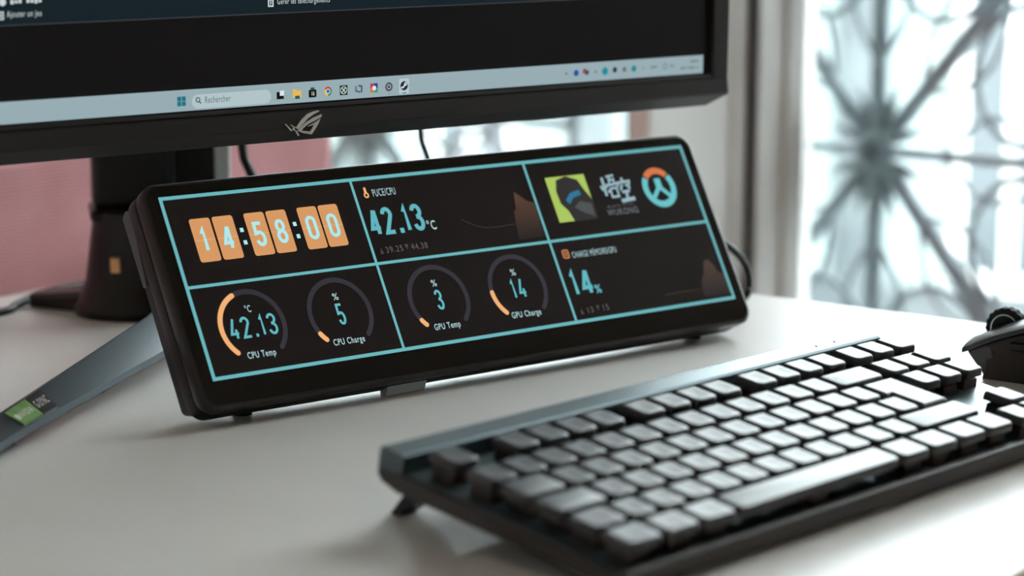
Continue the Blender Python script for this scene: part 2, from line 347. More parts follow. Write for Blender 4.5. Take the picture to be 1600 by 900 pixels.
# --- what the screen shows (flat, lit)
def patch(name, poly, z, m, parent=scr): return MB().flat(poly, z).build(name, m, parent, fix=False)
patch('desktop_image', mrect(-298, 298, 11.2, 49), .10, glow('desktop', 15, 14, 15))
patch('window_edge_line', mrect(-298, 31.9+180, 48.5, 49.1), .14, glow('edge', 58, 60, 64))
nt_m = glow('launcher', 17, 32, 38); patch('launcher_window', mrect(-298, 298, 49, 335), .12, nt_m)
patch('launcher_panel', mrect(-298, 31.9+200, 62, 330), .13, glow('launcher2', 24, 40, 48))
lt = glow('white_text', 200, 210, 212)
def dashes(name, x0, x1, y, h_, n, m):          # a line of print too small to read in the photograph
    b = MB(); u = (x1-x0)/n
    for k in range(n):
        if n < 6 or k % 5 != 3: b.flat(mrect(x0+k*u+.12*u, x0+(k+1)*u-.12*u, y-h_/2*(.6 if k % 3 else 1), y+h_/2*(.7 if k % 2 else 1)), .2)
    return b.build(name, m, scr, fix=False)
text('caption', 'Ajouter un jeu', -169.4, -150.6, 51.8, 55.9, .2, lt, scr)
dashes('caption', -167.5, -148, 60.2, 2.2, 9, lt)
text('caption', 'Gérer les téléchargements', -12.1, 21.5, 52.6, 56.4, .2, lt, scr)
MB().ribbon([(-174.6, 52), (-171.4, 52), (-171.4, 55.4), (-174.6, 55.4)], .7, .2, True).ribbon([(-174, 53.7), (-172, 53.7)], .6, .22).ribbon([(-173, 52.7), (-173, 54.7)], .6, .24).build('add_icon', lt, scr, fix=False)
MB().ribbon([(-17.6, 52.7), (-14.9, 52.7), (-14.9, 56), (-17.6, 56)], .8, .2, True).ribbon([(-16.25, 55.4), (-16.25, 53.6)], .6, .22).build('download_icon', lt, scr, fix=False)
patch('avatar_icon', circ(-171.5, 60.3, 1.9, 12), .2, lt)
tb = glow('taskbar', 150, 172, 178)
patch('taskbar', mrect(-298, 298, 0, 11.2), .10, tb)
stq = glow('start_blue', 24, 112, 134)
for x in (-74.3, -71.6):
    for y in (2.8, 5.4): patch('start_tile', mrect(x, x+2.4, y, y+2.35), .2, stq)
patch('search_box', rr(-65.5, -16.6, .9, 8.3, 3.6), .16, glow('pill', 176, 196, 200))
ink = glow('taskbar_ink', 52, 58, 62)
ms = MB(); ms.ribbon(circ(-61.9, 5.5, 1.15, 16), .55, .22, True).ribbon([(-61.1, 4.6), (-60.0, 3.4)], .6, .22); ms.build('magnifier_icon', ink, scr, fix=False)
text('search_text', 'Rechercher', -57.5, -42, 3.5, 6.9, .22, glow('grey_text', 78, 86, 90), scr)
blk = glow('icon_black', 14, 16, 18); wht = glow('icon_white', 222, 230, 232); yel = glow('icon_yellow', 232, 184, 84); tea = glow('icon_teal', 20, 92, 108)
patch('taskview_icon', [(-13.1, 2.7), (-8.6, 2.7), (-8.6, 4.4), (-11.2, 4.4), (-11.2, 6.6), (-13.1, 6.6)], .2, blk); patch('taskview_icon', mrect(-11.0, -8.4, 4.6, 7.2), .2, wht)
patch('folder_icon', [(-2.8, 2.8), (2.6, 2.8), (2.6, 6.6), (-.2, 6.6), (-.8, 7.5), (-2.8, 7.5)], .2, yel); patch('folder_icon', mrect(-1.4, 1.6, 2.2, 3.9), .24, tea)
patch('store_icon', rr(7.4, 12.4, 2.4, 6.6, .7), .2, blk); patch('store_icon', rr(8.6, 11.2, 6.2, 7.8, .4), .18, tea)
for i, (x, y, c) in enumerate(((9.0, 4.6, (205, 92, 60)), (10.1, 4.6, (120, 170, 90)), (9.0, 3.5, (70, 150, 190)), (10.1, 3.5, (230, 190, 90)))): patch('store_icon', mrect(x, x+.95, y, y+.95), .24, glow('sq%d' % i, *c))
for k, c in enumerate(((196, 62, 52), (222, 184, 70), (60, 136, 84))):
    a0 = 30+120*k
    MB().ribbon(arc(19.9, 5.1, 1.95, a0, a0+120, 8), 1.2, .2).build('browser_icon', glow('br%d' % k, *c), scr, fix=False)
patch('browser_icon', circ(19.9, 5.1, 1.5, 16), .23, wht); patch('browser_icon', circ(19.9, 5.1, 1.1, 16), .26, glow('br_c', 52, 110, 190))
patch('game_icon', mrect(27.7, 32.8, 2.4, 7.8), .2, glow('gm', 26, 44, 34)); MB().ribbon(circ(30.25, 5.1, 2.0, 16), .4, .24, True).ribbon([(28.9, 3.6), (31.6, 6.6)], .6, .24).ribbon([(28.9, 6.6), (31.6, 3.6)], .6, .26).build('game_icon', glow('gx', 196, 210, 200), scr, fix=False)
MB().ribbon([(38.4, 6.9), (38.4, 4.2), (41.4, 3.4)], 1.1, .2).build('chat_icon', glow('ch1', 96, 108, 122), scr, fix=False); MB().ribbon([(40, 7), (42.2, 6.6), (42.2, 3.2)], 1.0, .22).build('chat_icon', glow('ch2', 58, 86, 116), scr, fix=False)
patch('photo_icon', mrect(48, 50.4, 5.1, 7.7), .2, glow('ph1', 196, 50, 92)); patch('photo_icon', mrect(50.4, 53, 5.1, 7.7), .2, glow('ph2', 40, 62, 150)); patch('photo_icon', mrect(48, 50.4, 2.6, 5.1), .2, glow('ph3', 206, 120, 60)); patch('photo_icon', mrect(50.4, 53, 2.6, 5.1), .2, glow('ph4', 70, 150, 110)); patch('photo_icon', circ(50.6, 5.1, 1.35, 14), .24, wht)
patch('dial_icon', circ(60.6, 5.2, 2.5, 18), .2, glow('dl', 70, 72, 76)); MB().ribbon(circ(60.6, 5.2, 1.2, 14), .5, .24, True).build('dial_icon', glow('dl2', 176, 184, 186), scr, fix=False)
patch('launcher_tile', rr(67.6, 74.4, .7, 9.2, .8), .15, glow('tl', 184, 202, 206)); patch('launcher_icon', circ(71, 5.2, 2.6, 20), .2, glow('st', 20, 36, 52)); MB().ribbon([(68.9, 4.2), (70.4, 4.4), (72, 6.2)], .9, .24).ribbon(circ(72.0, 6.2, .75, 12), .5, .26, True).build('launcher_icon', wht, scr, fix=False)
patch('active_mark', rr(69.6, 72.6, .95, 1.5, .25, 2), .2, glow('mk', 60, 120, 130)); patch('active_mark', circ(60.6, 1.2, .3, 8), .2, ink)
MB().ribbon([(187.6, 5.0), (188.5, 6.0), (189.4, 5.0)], .5, .2).build('tray_arrow', ink, scr, fix=False)
for x, y, r_, c in ((196.1, 5.5, 1.9, (38, 76, 160)), (202.6, 6.2, 1.6, (150, 70, 90)), (204.4, 5.4, 1.5, (60, 62, 80)), (211.1, 5.4, 1.0, (120, 132, 136)), (218.5, 5.4, 2.4, (30, 140, 160)), (226.2, 5.8, 1.7, (36, 52, 72)), (233.8, 5.6, 1.6, (110, 112, 112)), (241.3, 5.7, 2.0, (36, 136, 140)), (248.8, 5.8, 1.0, (140, 154, 158))):
    patch('tray_icon', circ(x, y, r_, 14), .2, glow('tr%d' % int(x), *c))
gtx = glow('tray_text', 104, 116, 120)
dashes('tray_text', 255, 260, 5.8, 1.6, 3, gtx); MB().ribbon(circ(266.3, 5.8, 1.6, 12), .5, .2, True).build('tray_icon', gtx, scr, fix=False); MB().ribbon([(270.6, 4.9), (272, 6.8), (273.8, 4.9)], .6, .2).build('tray_icon', gtx, scr, fix=False)
dashes('clock_text', 287.4, 294, 7.6, 1.7, 5, gtx); dashes('date_text', 279.6, 294, 3.8, 1.7, 10, gtx)
# --- emblem on the chin
em = mat('brushed_silver', rgb(236, 234, 230), 0.35)
lz = 2.6
def inlay(poly): return MB().prism(poly, lz, lz+.9).build('emblem_stroke', em, mon)
inlay([(-10.2, -10.2), (-9.4, -10.5), (-5.2, -14.3), (-6.0, -14.7), (-9.6, -11.2)])
inlay([(-6.6, -10.9), (-3.2, -12.6), (-3.0, -13.3), (-6.0, -11.8)])
inlay([(-5.2, -12.6), (-4.2, -13.0), (-3.5, -14.6), (-4.6, -14.2)])
inlay([(-3.2, -14.4), (-2.4, -14.7), (-.9, -17.2), (-1.5, -17.6), (-2.8, -15.6)])
inlay([(-2.9, -13.0), (-2.6, -12.3), (.6, -8.9), (4.4, -6.0), (8.2, -4.9), (11.5, -4.5), (12.2, -5.0), (8.4, -6.4), (5.0, -8.2), (1.2, -11.4), (-1.8, -13.9)])
inlay([(-1.7, -14.7), (-.2, -12.9), (3.2, -10.6), (8.2, -8.3), (13.6, -6.7), (13.4, -8.2), (8.4, -10.2), (4.6, -11.6), (1.6, -13.6), (.6, -14.9)])
inlay([(12.8, -9.2), (8.6, -11.2), (4.6, -12.6), (4.9, -12.9), (8.6, -12.0), (7.2, -14.6), (6.2, -15.7), (.9, -14.9), (-1.4, -14.8), (1.6, -16.2), (7.0, -17.3), (9.2, -14.6), (11.2, -12.0)])
# --- stand
sd = empty('stand_tmp', None, None, None); bpy.data.objects.remove(sd)
MI = frame(MO, mX, mB, mN).inverted()
def in_mon(o):                                   # geometry written in room coordinates, kept as a part of the monitor
    o.parent = mon; o.matrix_local = MI; return o
HC = Vector((-236, 1490, 0))
gl_br = mat('stand_gloss', rgb(28, 22, 22), 0.34)
def ring(cx, cy, rx, ry, z, n=28, sq=2.6):
    out = []
    for k in range(n):
        a = 2*pi*k/n; c, s_ = cos(a), sin(a)
        out.append((cx+rx*math.copysign(abs(c)**(2/sq), c), cy+ry*math.copysign(abs(s_)**(2/sq), s_), z))
    return out
hb = MB(); hb.loft([ring(HC.x, HC.y, 46, 44, 0), ring(HC.x, HC.y, 47, 45, 5), ring(HC.x, HC.y, 44, 42, 10), ring(HC.x, HC.y, 39, 37, 22), ring(HC.x, HC.y, 36, 33, 45), ring(HC.x, HC.y, 33, 30, 66), ring(HC.x, HC.y, 31, 28, 67)])
in_mon(hb.build('stand_hub', gl_br, smooth=True))
ya = 0.21; ca, sa = cos(ya), sin(ya)
def rot(px, py): return (HC.x+px*ca-py*sa, HC.y+px*sa+py*ca)
def rbox(x0, x1, y0, y1, z0, z1):
    q = [rot(x0, y0), rot(x1, y0), rot(x1, y1), rot(x0, y1)]; return MB().prism(q, z0, z1)
in_mon(rbox(-34, 18, -14, 26, 68, 420).build('stand_column', mat('column_black', rgb(24, 21, 21), 0.4), bevel=4))
in_mon(rbox(18.5, 44, -4, 26, 64, 420).build('column_recess', black_deep))
in_mon(rbox(44.2, 54, -8, 26, 20, 420).build('column_strip', mat('strip_grey', rgb(205, 212, 210), 0.4), bevel=1.5))
in_mon(rbox(-36, 20, -18, 30, 60, 68).build('column_collar', gl_br, bevel=3))
ar = Vector(MO)+mB*180-mN*58
in_mon(MB().tube([tuple(ar), (HC.x, HC.y-10, 330)], 26, 10).build('tilt_arm', black_pl, smooth=True))
in_mon(MB().box(-254, -247.5, 1453.5, 1462, 30, 40).build('orange_patch', mat('orange_tone', rgb(232, 176, 124), 0.3, metal=.6), bevel=.8))  # small orange block on the front of the hub
# front-left leg: a flat-topped wedge, wider towards the hub
legm = mat('leg_metal', rgb(66, 75, 79), 0.34, metal=.6, bump=(1800, .1, .0002))
Lf = [(-188, 1462, 35), (-212, 1334, 26), (-257.4, 1143, 13), (-266, 1108, 10.5)]
Rf = [(-152, 1450, 24), (-198, 1285, 15), (-243.4, 1133, 9), (-251, 1104, 7.5)]
lg = MB(); loops = []
def fine(P):                                     # the leg's edges, cut into short lengths so that its gentle twist stays smooth
    P = [Vector(p_) for p_ in P]; return [P[i].lerp(P[i+1], k/8) for i in range(len(P)-1) for k in range(8)]+[P[-1]]
for l, r_ in zip(fine(Lf), fine(Rf)):
    l, r_ = Vector(l), Vector(r_); d = (r_-l); d.z = 0; d.normalize()
    loops.append([tuple(l+d*1.5-Vector((0, 0, 5))), tuple(l-d*3-Vector((0, 0, 3.5))), tuple(l-d*2.2), tuple(l+d*1.2+Vector((0, 0, .4))), tuple(r_), tuple(r_+d*1.2-Vector((0, 0, 3.4))), tuple(r_-d*1.5-Vector((0, 0, 5)))])
lg.loft(loops); in_mon(lg.build('stand_leg', legm, smooth=True, angle=25))
rb = MB(); lo = []
for l, r_ in zip(Lf[2:], Rf[2:]):
    l, r_ = Vector(l), Vector(r_); d = (r_-l); d.z = 0; w2_ = d.length; d.normalize(); lo.append([(*(l+d*5).xy, 0), (*(l+d*5).xy, l.z-4.5), (*(l+d*(w2_-6)).xy, r_.z-4.5), (*(l+d*(w2_-6)).xy, 0)])
rb.loft(lo); in_mon(rb.build('leg_rib', black_deep))
# right leg and rear leg
def leg(a, length, w0, w1, h0, h1):
    d = Vector((cos(a), sin(a), 0)); q = Vector((-d.y, d.x, 0)); lo = []
    for t_, w_, h_ in ((20, w0, h0), (length*.5, (w0+w1)/2, (h0+h1)/2+1), (length, w1, h1)):
        c = HC+d*t_; lo.append([tuple(c-q*w_/2*.85), tuple(c-q*w_/2+Vector((0, 0, h_*.7))), tuple(c-q*w_/2*.8+Vector((0, 0, h_))), tuple(c+q*w_/2*.8+Vector((0, 0, h_))), tuple(c+q*w_/2+Vector((0, 0, h_*.7))), tuple(c+q*w_/2*.85)])
    return in_mon(MB().loft(lo).build('stand_leg', gl_br, bevel=1))
leg(rad(-2), 300, 48, 26, 22, 11); leg(rad(168), 78, 74, 24, 17, 8)
# stickers on the front leg
def on_leg(f0, f1, g0, g1, lift):              # f along the leg (0 root, 1 tip), g across
    A = [Vector(p) for p in (Lf[1], Lf[2], Rf[1], Rf[2])]; out = []
    for f_, g_ in ((f0, g0), (f0, g1), (f1, g1), (f1, g0)):
        l = A[0].lerp(A[1], f_); r_ = A[2].lerp(A[3], f_); d = (r_-l).normalized(); l = l+d*1.2+Vector((0, 0, .4))
        out.append(tuple(l.lerp(r_, g_)+Vector((0, 0, lift))))
    return out
def sticker(name, q, m): 
    b = MB(); lo = [tuple(Vector(p)-Vector((0, 0, 1.3))) for p in q]; b.loft([lo, q]); return in_mon(b.build(name, m))
sticker('green_sticker', on_leg(.86, .985, .04, .93, .9), mat('sticker_green', rgb(104, 152, 62), .4, noise=(120, rgb(122, 170, 84), .4, .6)))
sticker('black_sticker', on_leg(.765, .856, .04, .93, .9), mat('sticker_black', rgb(14, 16, 16), .3))
def leg_text(txt, f0, f1, g0, g1, m, name):    # reads from the tip towards the hub
    V, F = text_mesh(txt, .012); ax = min(v[0] for v in V); bx = max(v[0] for v in V); ay = min(v[1] for v in V); by = max(v[1] for v in V); out = []
    for v in V:
        s_ = (v[0]-ax)/(bx-ax); t_ = (v[1]-ay)/(by-ay); f_ = f0+(f1-f0)*s_; g_ = g0+(g1-g0)*t_
        out.append(on_leg(f_, f_, g_, g_, 1.0)[0])
    b = MB(); b.add(out, F); return in_mon(b.build(name, m, fix=False))
leg_text('NVIDIA', .955, .875, .66, .36, mat('sticker_print', rgb(226, 232, 214), .5), 'sticker_text')
leg_text('G-SYNC', .85, .775, .66, .30, mat('sticker_print2', rgb(224, 214, 204), .5), 'sticker_text')
ey = MB(); pts = [on_leg(f_, f_, g_, g_, 1.0)[0] for f_, g_ in [(.967+.010*cos(a), .52+.17*sin(a)) for a in [2*pi*k/14 for k in range(14)]]]
ey.add(pts, [tuple(range(14))]); in_mon(ey.build('sticker_emblem', MATS['sticker_print'], fix=False))

# ================================================================ BAR DISPLAY (the sharp one in the middle)
dX, dB, dN = axes(0.67486, 1.04802)
DO = Vector((-153.17, 1173.59, 25.0))
dis = empty('bar_display', 'wide low black touch display leaning back, showing a clock and gauges', 'display', frame(DO, dX, dB, dN))
X0, X1, V0, V1 = -10.2, 380.0, -16.4, 110.0
def outl(i, z, ix=None):
    ix = i if ix is None else ix
    return [(x, y, z) for x, y in rr(X0+ix, X1-ix, V0+i, V1-i, max(9.5-i, 3), 8)]
dcase = mat('display_case', rgb(40, 35, 33), 0.36, bump=(3000, .06, .0002))
MB().loft([outl(1.6, .0), outl(.6, -.35), outl(0, -1.2), outl(0, -8.2), outl(.8, -9)]).build('front_bezel', dcase, dis, smooth=True, angle=50)
MB().loft([outl(3, -8.8), outl(3, -10.2), outl(.7, -10.4), outl(.4, -11.2), outl(.4, -18.4), outl(1.6, -19.4, 1.0), outl(3.2, -20, 1.6), outl(6.2, -26.5, 1.8), outl(8, -27.5, 3)]).build('rear_case', black_pl, dis, smooth=True, angle=35)
gls = MB().flat(rr(X0+2.2, X1-2.2, V0+2.2, V1-2.2, 7.6, 8), .06).build('front_glass', mat('display_glass', rgb(20, 16, 15), 0.14, spec=.5), dis, fix=False)
ds = MB().flat(mrect(-1.2, 371.2, -1.2, 102.4), .12).build('screen', mat('display_panel', rgb(14, 11, 11), 0.22, spec=.35, emit=rgb(30, 25, 24), estr=.5), dis, fix=False)
W_, H_ = 370.0, 101.25; VX = (120.7, 244.1); VM = 50.7; LW = 2.0
line = glow('grid_teal', 104, 178, 184)
def bar_(x0, x1, y0, y1, z=.24): return MB().flat(mrect(x0, x1, y0, y1), z).build('grid_line', line, ds, fix=False)
h = LW/2
bar_(-h, W_+h, H_-h, H_+h); bar_(-h, W_+h, -h, h); bar_(-h, h, h, H_-h); bar_(W_-h, W_+h, h, H_-h); bar_(h, W_-h, VM-h*.85, VM+h*.85)
for x in VX: bar_(x-h*.85, x+h*.85, h, H_-h, .25)
# clock
org = glow('flip_orange', 214, 152, 98); orl = glow('flip_seam', 226, 178, 130); cyn = glow('digit_cyan', 172, 232, 236); tl = glow('digit_teal', 94, 178, 188)
pale = glow('pale_text', 172, 206, 210); dimt = glow('dim_text', 92, 86, 86)
for i, (x, dg) in enumerate(zip((12.8, 26.8, 46.5, 60.4, 80.4, 94.2), '145800')):
    tile = MB().flat(rr(x, x+12.7, 63.6, 88.3, 1.5, 4), .24).build('flip_card', org, ds, fix=False)
    MB().flat(mrect(x, x+12.7, 75.85, 76.2), .28).build('card_seam', orl, ds, fix=False)
    if dg == '1': digits('clock_digit', '1', x+4.0, x+8.6, 69.0, 83.0, .32, 2.1, cyn, ds)
    else: digits('clock_digit', dg.replace('4', 'h'), x+3.1, x+9.9, 69.0, 83.0, .32, 2.0, cyn, ds)
for x in (42.9, 76.6):
    for y in (79.2, 72): MB().flat(mrect(x-1.1, x+1.1, y-1.2, y+1.2), .24).build('clock_colon', cyn, ds, fix=False)
# gauges
arc_d = glow('gauge_track', 48, 45, 53); arc_o = glow('gauge_orange', 240, 176, 116)
def capped(pts_arc, w_, z, m, name):
    b = MB(); b.ribbon(pts_arc, w_, z)
    for p_ in (pts_arc[0], pts_arc[-1]): b.flat(circ(p_[0], p_[1], w_/2, 14), z+.004)
    return b.build(name, m, ds, fix=False)
for (gx, top, big, lab, a_end, bw, lx) in ((32.0, '°C', '42.13', 'CPU Temp', 112, 27.5, (23.4, 40.8)), (87.7, '%', '5', 'CPU Charge', 211, 4.6, (77.6, 97.8)), (154.2, '%', '3', 'GPU Temp', 214, 4.6, (145.0, 162.9)), (210.7, '%', '14', 'GPU Charge', 182, 9.6, (199.9, 221.1))):
    cy, rad_ = 25.6, 19.2
    capped(arc(gx, cy, rad_, 225, -45, 48), 2.9, .24, arc_d, 'gauge_track'); capped(arc(gx, cy, rad_, 225, a_end, 24), 2.9, .28, arc_o, 'gauge_fill')
    digits('gauge_value', big, gx-bw/2*1.06, gx+bw/2*1.06, 19.2, 31.2, .28, 1.45, tl, ds, gap=.30)
    text('gauge_unit', top, gx-1.9, gx+1.7, 33.2, 37.2, .28, pale, ds, .005)
    text('gauge_caption', lab, lx[0], lx[1], 6.8 if 'p' in lab[4:] or 'g' in lab else 7.6, 11.6, .28, pale, ds, .01)
# processor panel
th = MB(); th.ribbon([(128.4, 95.4), (128.4, 92.6)], 1.6, .24).ribbon(circ(128.4, 91.3, 1.3, 14), .9, .25, True).flat(circ(128.4, 95.4, .8, 10), .26); th.build('thermometer_icon', arc_o, ds, fix=False)
text('panel_title', 'PUCE/CPU', 132.8, 148.4, 90.0, 94.4, .26, pale, ds, 0)
digits('panel_value', 'h2.13', 124.4, 161.4, 66.8, 83.2, .26, 2.5, tl, ds, gap=.20)
text('panel_unit', '°C', 162.4, 168.4, 66.6, 72.4, .26, pale, ds, .01)
text('panel_range', '39.25', 129.6, 141.2, 56.2, 59.8, .26, dimt, ds); text('panel_range', '44.38', 147, 158.2, 56.2, 59.8, .26, dimt, ds)
def mark(x, y, up):
    b = MB(); s_ = 1 if up else -1
    b.ribbon([(x, y+1.5), (x, y-1.0)], .35, .26).ribbon([(x-1.0, y+.4*-s_), (x, y-1.2*s_), (x+1.0, y+.4*-s_)], .35, .27).ribbon([(x-1.1, y-1.7*s_), (x+1.1, y-1.7*s_)], .35, .28); b.build('range_mark', dimt, ds, fix=False)
mark(126.6, 58.0, True); mark(144.0, 58.0, False)
gfill = glow_fade('graph_fill', (24, 19, 18), (84, 58, 42), 54, 82); gfill2 = glow_fade('graph_fill2', (24, 19, 18), (72, 52, 40), 3, 27); gline = glow('graph_line', 66, 48, 40)
g1 = [(187, 70.4), (193.7, 66.8), (198, 65.0), (201.8, 64.0), (211.1, 63.6), (218.7, 63.9), (224.5, 64.0), (226.0, 72), (228, 73), (230.4, 83.8), (234.7, 80.1), (238.3, 77.1), (242.6, 75.7)]
MB().ribbon(g1[:7], .35, .25).build('graph_line', gline, ds, fix=False)
MB().flat(g1[6:]+[(242.6, 54), (223, 54)], .22).build('graph_area', gfill, ds, fix=False)
# picture panel: three shortcut tiles
MB().flat(mrect(256.4, 286.4, 61.4, 90.2), .24).build('shortcut_tile', glow('lime', 168, 196, 92), ds, fix=False)
MB().flat([(264, 88), (272, 90), (280, 87), (283, 80), (286.4, 74), (286.4, 61.4), (268, 61.4), (266, 68), (262, 73), (261.5, 81)], .27).build('tile_blot', glow('blot', 40, 36, 36), ds, fix=False)
MB().ribbon([(267.5, 73.5), (272, 77.5), (279, 79)], 3.4, .30).build('tile_stripe', glow('stripe', 40, 112, 150), ds, fix=False)
MB().flat([(271, 70), (277, 73.5), (285, 71), (284.5, 63), (277, 66)], .29).build('tile_blot', glow('blot2', 72, 76, 76), ds, fix=False)
brush = glow('brush', 150, 178, 188)
def brushes(strokes):
    b = MB()
    for k, (w_, pts) in enumerate(strokes): b.ribbon(pts, w_, .24+.004*k)
    return b.build('brush_character', brush, ds, fix=False)
brushes([(2.0, [(299.2, 86.6), (298.6, 74.6)]), (1.6, [(296.4, 81.4), (297.4, 78.2)]), (1.6, [(301.2, 82.4), (300.6, 79.6)]), (1.4, [(302.4, 86.8), (308.8, 87.4)]), (1.5, [(305, 87), (303.4, 81.8)]), (1.4, [(303.2, 84.4), (307.8, 84.8), (307.2, 81.6)]), (1.6, [(301.8, 81.2), (309.8, 82)]), (1.5, [(303, 79), (302.8, 73.6), (308, 73.6), (308.2, 79.2), (303, 79)]), (1.8, [(300.6, 77.6), (303, 76.8)])])
brushes([(1.8, [(314, 85.2), (314.6, 82.8)]), (1.6, [(309.6, 79.6), (310.2, 82.2), (319.4, 82.6), (318.2, 79.6)]), (1.6, [(313.2, 81), (310.8, 77.2)]), (1.6, [(315.8, 81), (318.6, 77.6)]), (1.8, [(311.4, 76), (317.6, 76.4)]), (2.0, [(314.6, 76), (314.2, 71)]), (2.5, [(308.8, 70.4), (319.8, 71.2)])])
text('game_title', 'BLACK MYTH', 296.2, 317, 66.9, 68.6, .26, glow('title_dim', 92, 92, 96), ds); text('game_title', 'WUKONG', 294.6, 318.9, 61.9, 65.9, .26, glow('title_dim2', 112, 118, 124), ds)
ox, oy, orr = 341.7, 76.3, 11.0
tq = glow('round_teal', 100, 190, 196)
MB().ribbon(arc(ox, oy, orr, 143, 397, 40), 4.2, .24).build('round_emblem', tq, ds, fix=False)
MB().ribbon(arc(ox, oy, orr, 42, 138, 20), 4.2, .24).build('round_emblem', glow('round_orange', 210, 112, 62), ds, fix=False)
MB().ribbon([(ox-.9, oy+6.0), (ox-1.1, oy-.6), (ox-7.6, oy-7.2)], 2.9, .26).build('round_emblem', tq, ds, fix=False)
MB().ribbon([(ox+.9, oy+6.0), (ox+1.1, oy-.6), (ox+7.6, oy-7.2)], 2.9, .262).build('round_emblem', tq, ds, fix=False)
# memory panel
cb = MB(); cb.ribbon(rr(250.8, 255.0, 39.4, 44.2, 1, 3), .9, .24, True).ribbon(rr(252.1, 253.8, 40.9, 42.7, .4, 2), .6, .25, True); cb.build('chip_icon', glow('chip', 200, 128, 82), ds, fix=False)
text('panel_title', 'CHARGE MÉMOIRE/GPU', 257.4, 291.4, 38.8, 43.6, .26, pale, ds, 0)
digits('panel_value', '1h', 249.4, 265.4, 15.4, 31.6, .26, 2.5, tl, ds, gap=.22)
text('panel_unit', '%', 265.6, 270.2, 15.4, 20.8, .26, tl, ds, .02)
mark(250.4, 6.2, True); text('panel_range', '13', 255, 259.2, 4.4, 8.0, .26, dimt, ds); mark(263.0, 6.2, False); text('panel_range', '15', 267, 271.2, 4.4, 8.0, .26, dimt, ds)
g2 = [(316.6, 8.0), (329.2, 8.6), (347.6, 8.4), (349.4, 14.5), (352.6, 17.6), (355.6, 25.4), (359.5, 26.6), (362.5, 23.2), (364.6, 17.6), (368.8, 15.6)]
MB().ribbon(g2[:3], .4, .25).build('graph_line', gline, ds, fix=False)
MB().flat(g2[2:]+[(368.8, 3), (347, 3)], .22).build('graph_area', gfill2, ds, fix=False)
# case details: side port strip, feet, front prop
pp = MB(); pp.prism([(62, -26), (102, -26.6), (104.5, -22), (103, -17.5), (98, -17), (62, -22.5)], 0, 1.6)
o = pp.build('port_panel', grey_pl, dis, bevel=.4); o.matrix_local = Matrix(((0, 0, -1, (X0+2.2)*S), (1, 0, 0, 0), (0, 1, 0, 0), (0, 0, 0, 1)))
lit = mat('port_metal', rgb(186, 192, 194), .3, metal=.8)
q = MB().box(-.6, .9, 70, 96, -23.8, -20.6).build('port_slot', lit, o); q.matrix_local = o.matrix_local.inverted() @ Matrix.Translation(((X0+0.1)*S, 0, 0))
for v in (82, 89): 
    q2 = MB().tube([(0, v, -22.9), (1.6, v, -22.9)], 1.5, 10).build('port_button', grey_pl, o); q2.matrix_local = o.matrix_local.inverted() @ Matrix.Translation(((X0-.6)*S, 0, 0))
DI = frame(DO, dX, dB, dN).inverted()
def in_dis(o): o.parent = dis; o.matrix_local = DI; return o
def dpt(u, v, w_): return DO+dX*u+dB*v+dN*w_
for u in (26, 350):
    a = dpt(u, V0+7, -23); in_dis(MB().tube([(a.x, a.y, 0), (a.x, a.y, 2), (a.x, a.y, a.z+3)], [5.5, 4.5, 7], 12).build('rubber_foot', rubber, smooth=True))
pr = [dpt(112, V0+1.5, -12), dpt(139, V0+1.5, -12), dpt(139, V0+3, -20), dpt(112, V0+3, -20)]
in_dis(MB().loft([[(p_.x-1.5, p_.y-2.5, 0) if i < 2 else (p_.x, p_.y, 0) for i, p_ in enumerate(pr)], [tuple(p_) for p_ in pr]]).build('clear_prop', mat('clear_prop', rgb(196, 204, 206), .25, spec=.6), bevel=.6))

# ================================================================ KEYBOARD
kX, kB, kN = axes(0.81178, 0.14814)
K = 1.012; U = 19.05*K
KO = Vector((0, 0, CAM_H))+(Vector((-30.663, 957.6, 40.0))-Vector((0, 0, CAM_H)))*K
kb = empty('keyboard', 'compact black mechanical keyboard with low caps on an exposed plate', 'keyboard', frame(KO, kX, kB, kN))
plate_m = mat('anodised_plate', rgb(92, 104, 108), 0.34, metal=.75, bump=(2200, .12, .0002))
case_m = mat('keyboard_case', rgb(60, 53, 50), 0.45, bump=(2500, .1, .0002))
KR = 353*K; KL = -5.5*K; KF = -112.5*K
# tray: side profile in (v, n) swept along x; thick at the back, thin at the front
tray = [(KF, -9.2*K), (KF-.6, -10.6*K), (KF, -18.6*K), (10, -20.5*K), (17, -21*K), (28*K, -18.6*K), (30*K, -16), (30*K, -11.8*K), (12*K, -11.8*K), (KF+6, -11.8*K), (KF+4, -9.2*K)]
MB().loft([[(KL, v, n_) for v, n_ in tray], [(KR, v, n_) for v, n_ in tray]]).build('case', case_m, kb, bevel=.8)
MB().box(KL+1.6, KR-.8, KF+6, 14*K, -11.9*K, -10.9*K).build('plate', plate_m, kb)
bp_ = [(15.6*K, -11.5*K), (15.6*K, -4.2*K), (17.2*K, -3.1*K), (29*K, -3.1*K), (30.3*K, -4.4*K), (30.3*K, -16*K), (28*K, -18*K), (17*K, -12*K)]
MB().loft([[(KL, v, n_) for v, n_ in bp_], [(347.4*K, v, n_) for v, n_ in bp_]]).build('rear_bar', plate_m, kb, bevel=.5)
for x in (0, 1): MB().tube([(298*K+16*x, 22*K, -3.4*K), (298*K+16*x, 22*K, -2.9*K)], .8, 8).build('indicator_light', black_deep, kb)
cap_m = mat('keycap_satin', rgb(46, 45, 46), 0.40, spec=1.0, bump=(4200, .10, .00012))
sw_m = mat('switch_housing', rgb(58, 48, 43), 0.3, spec=.6)
_cap = {}
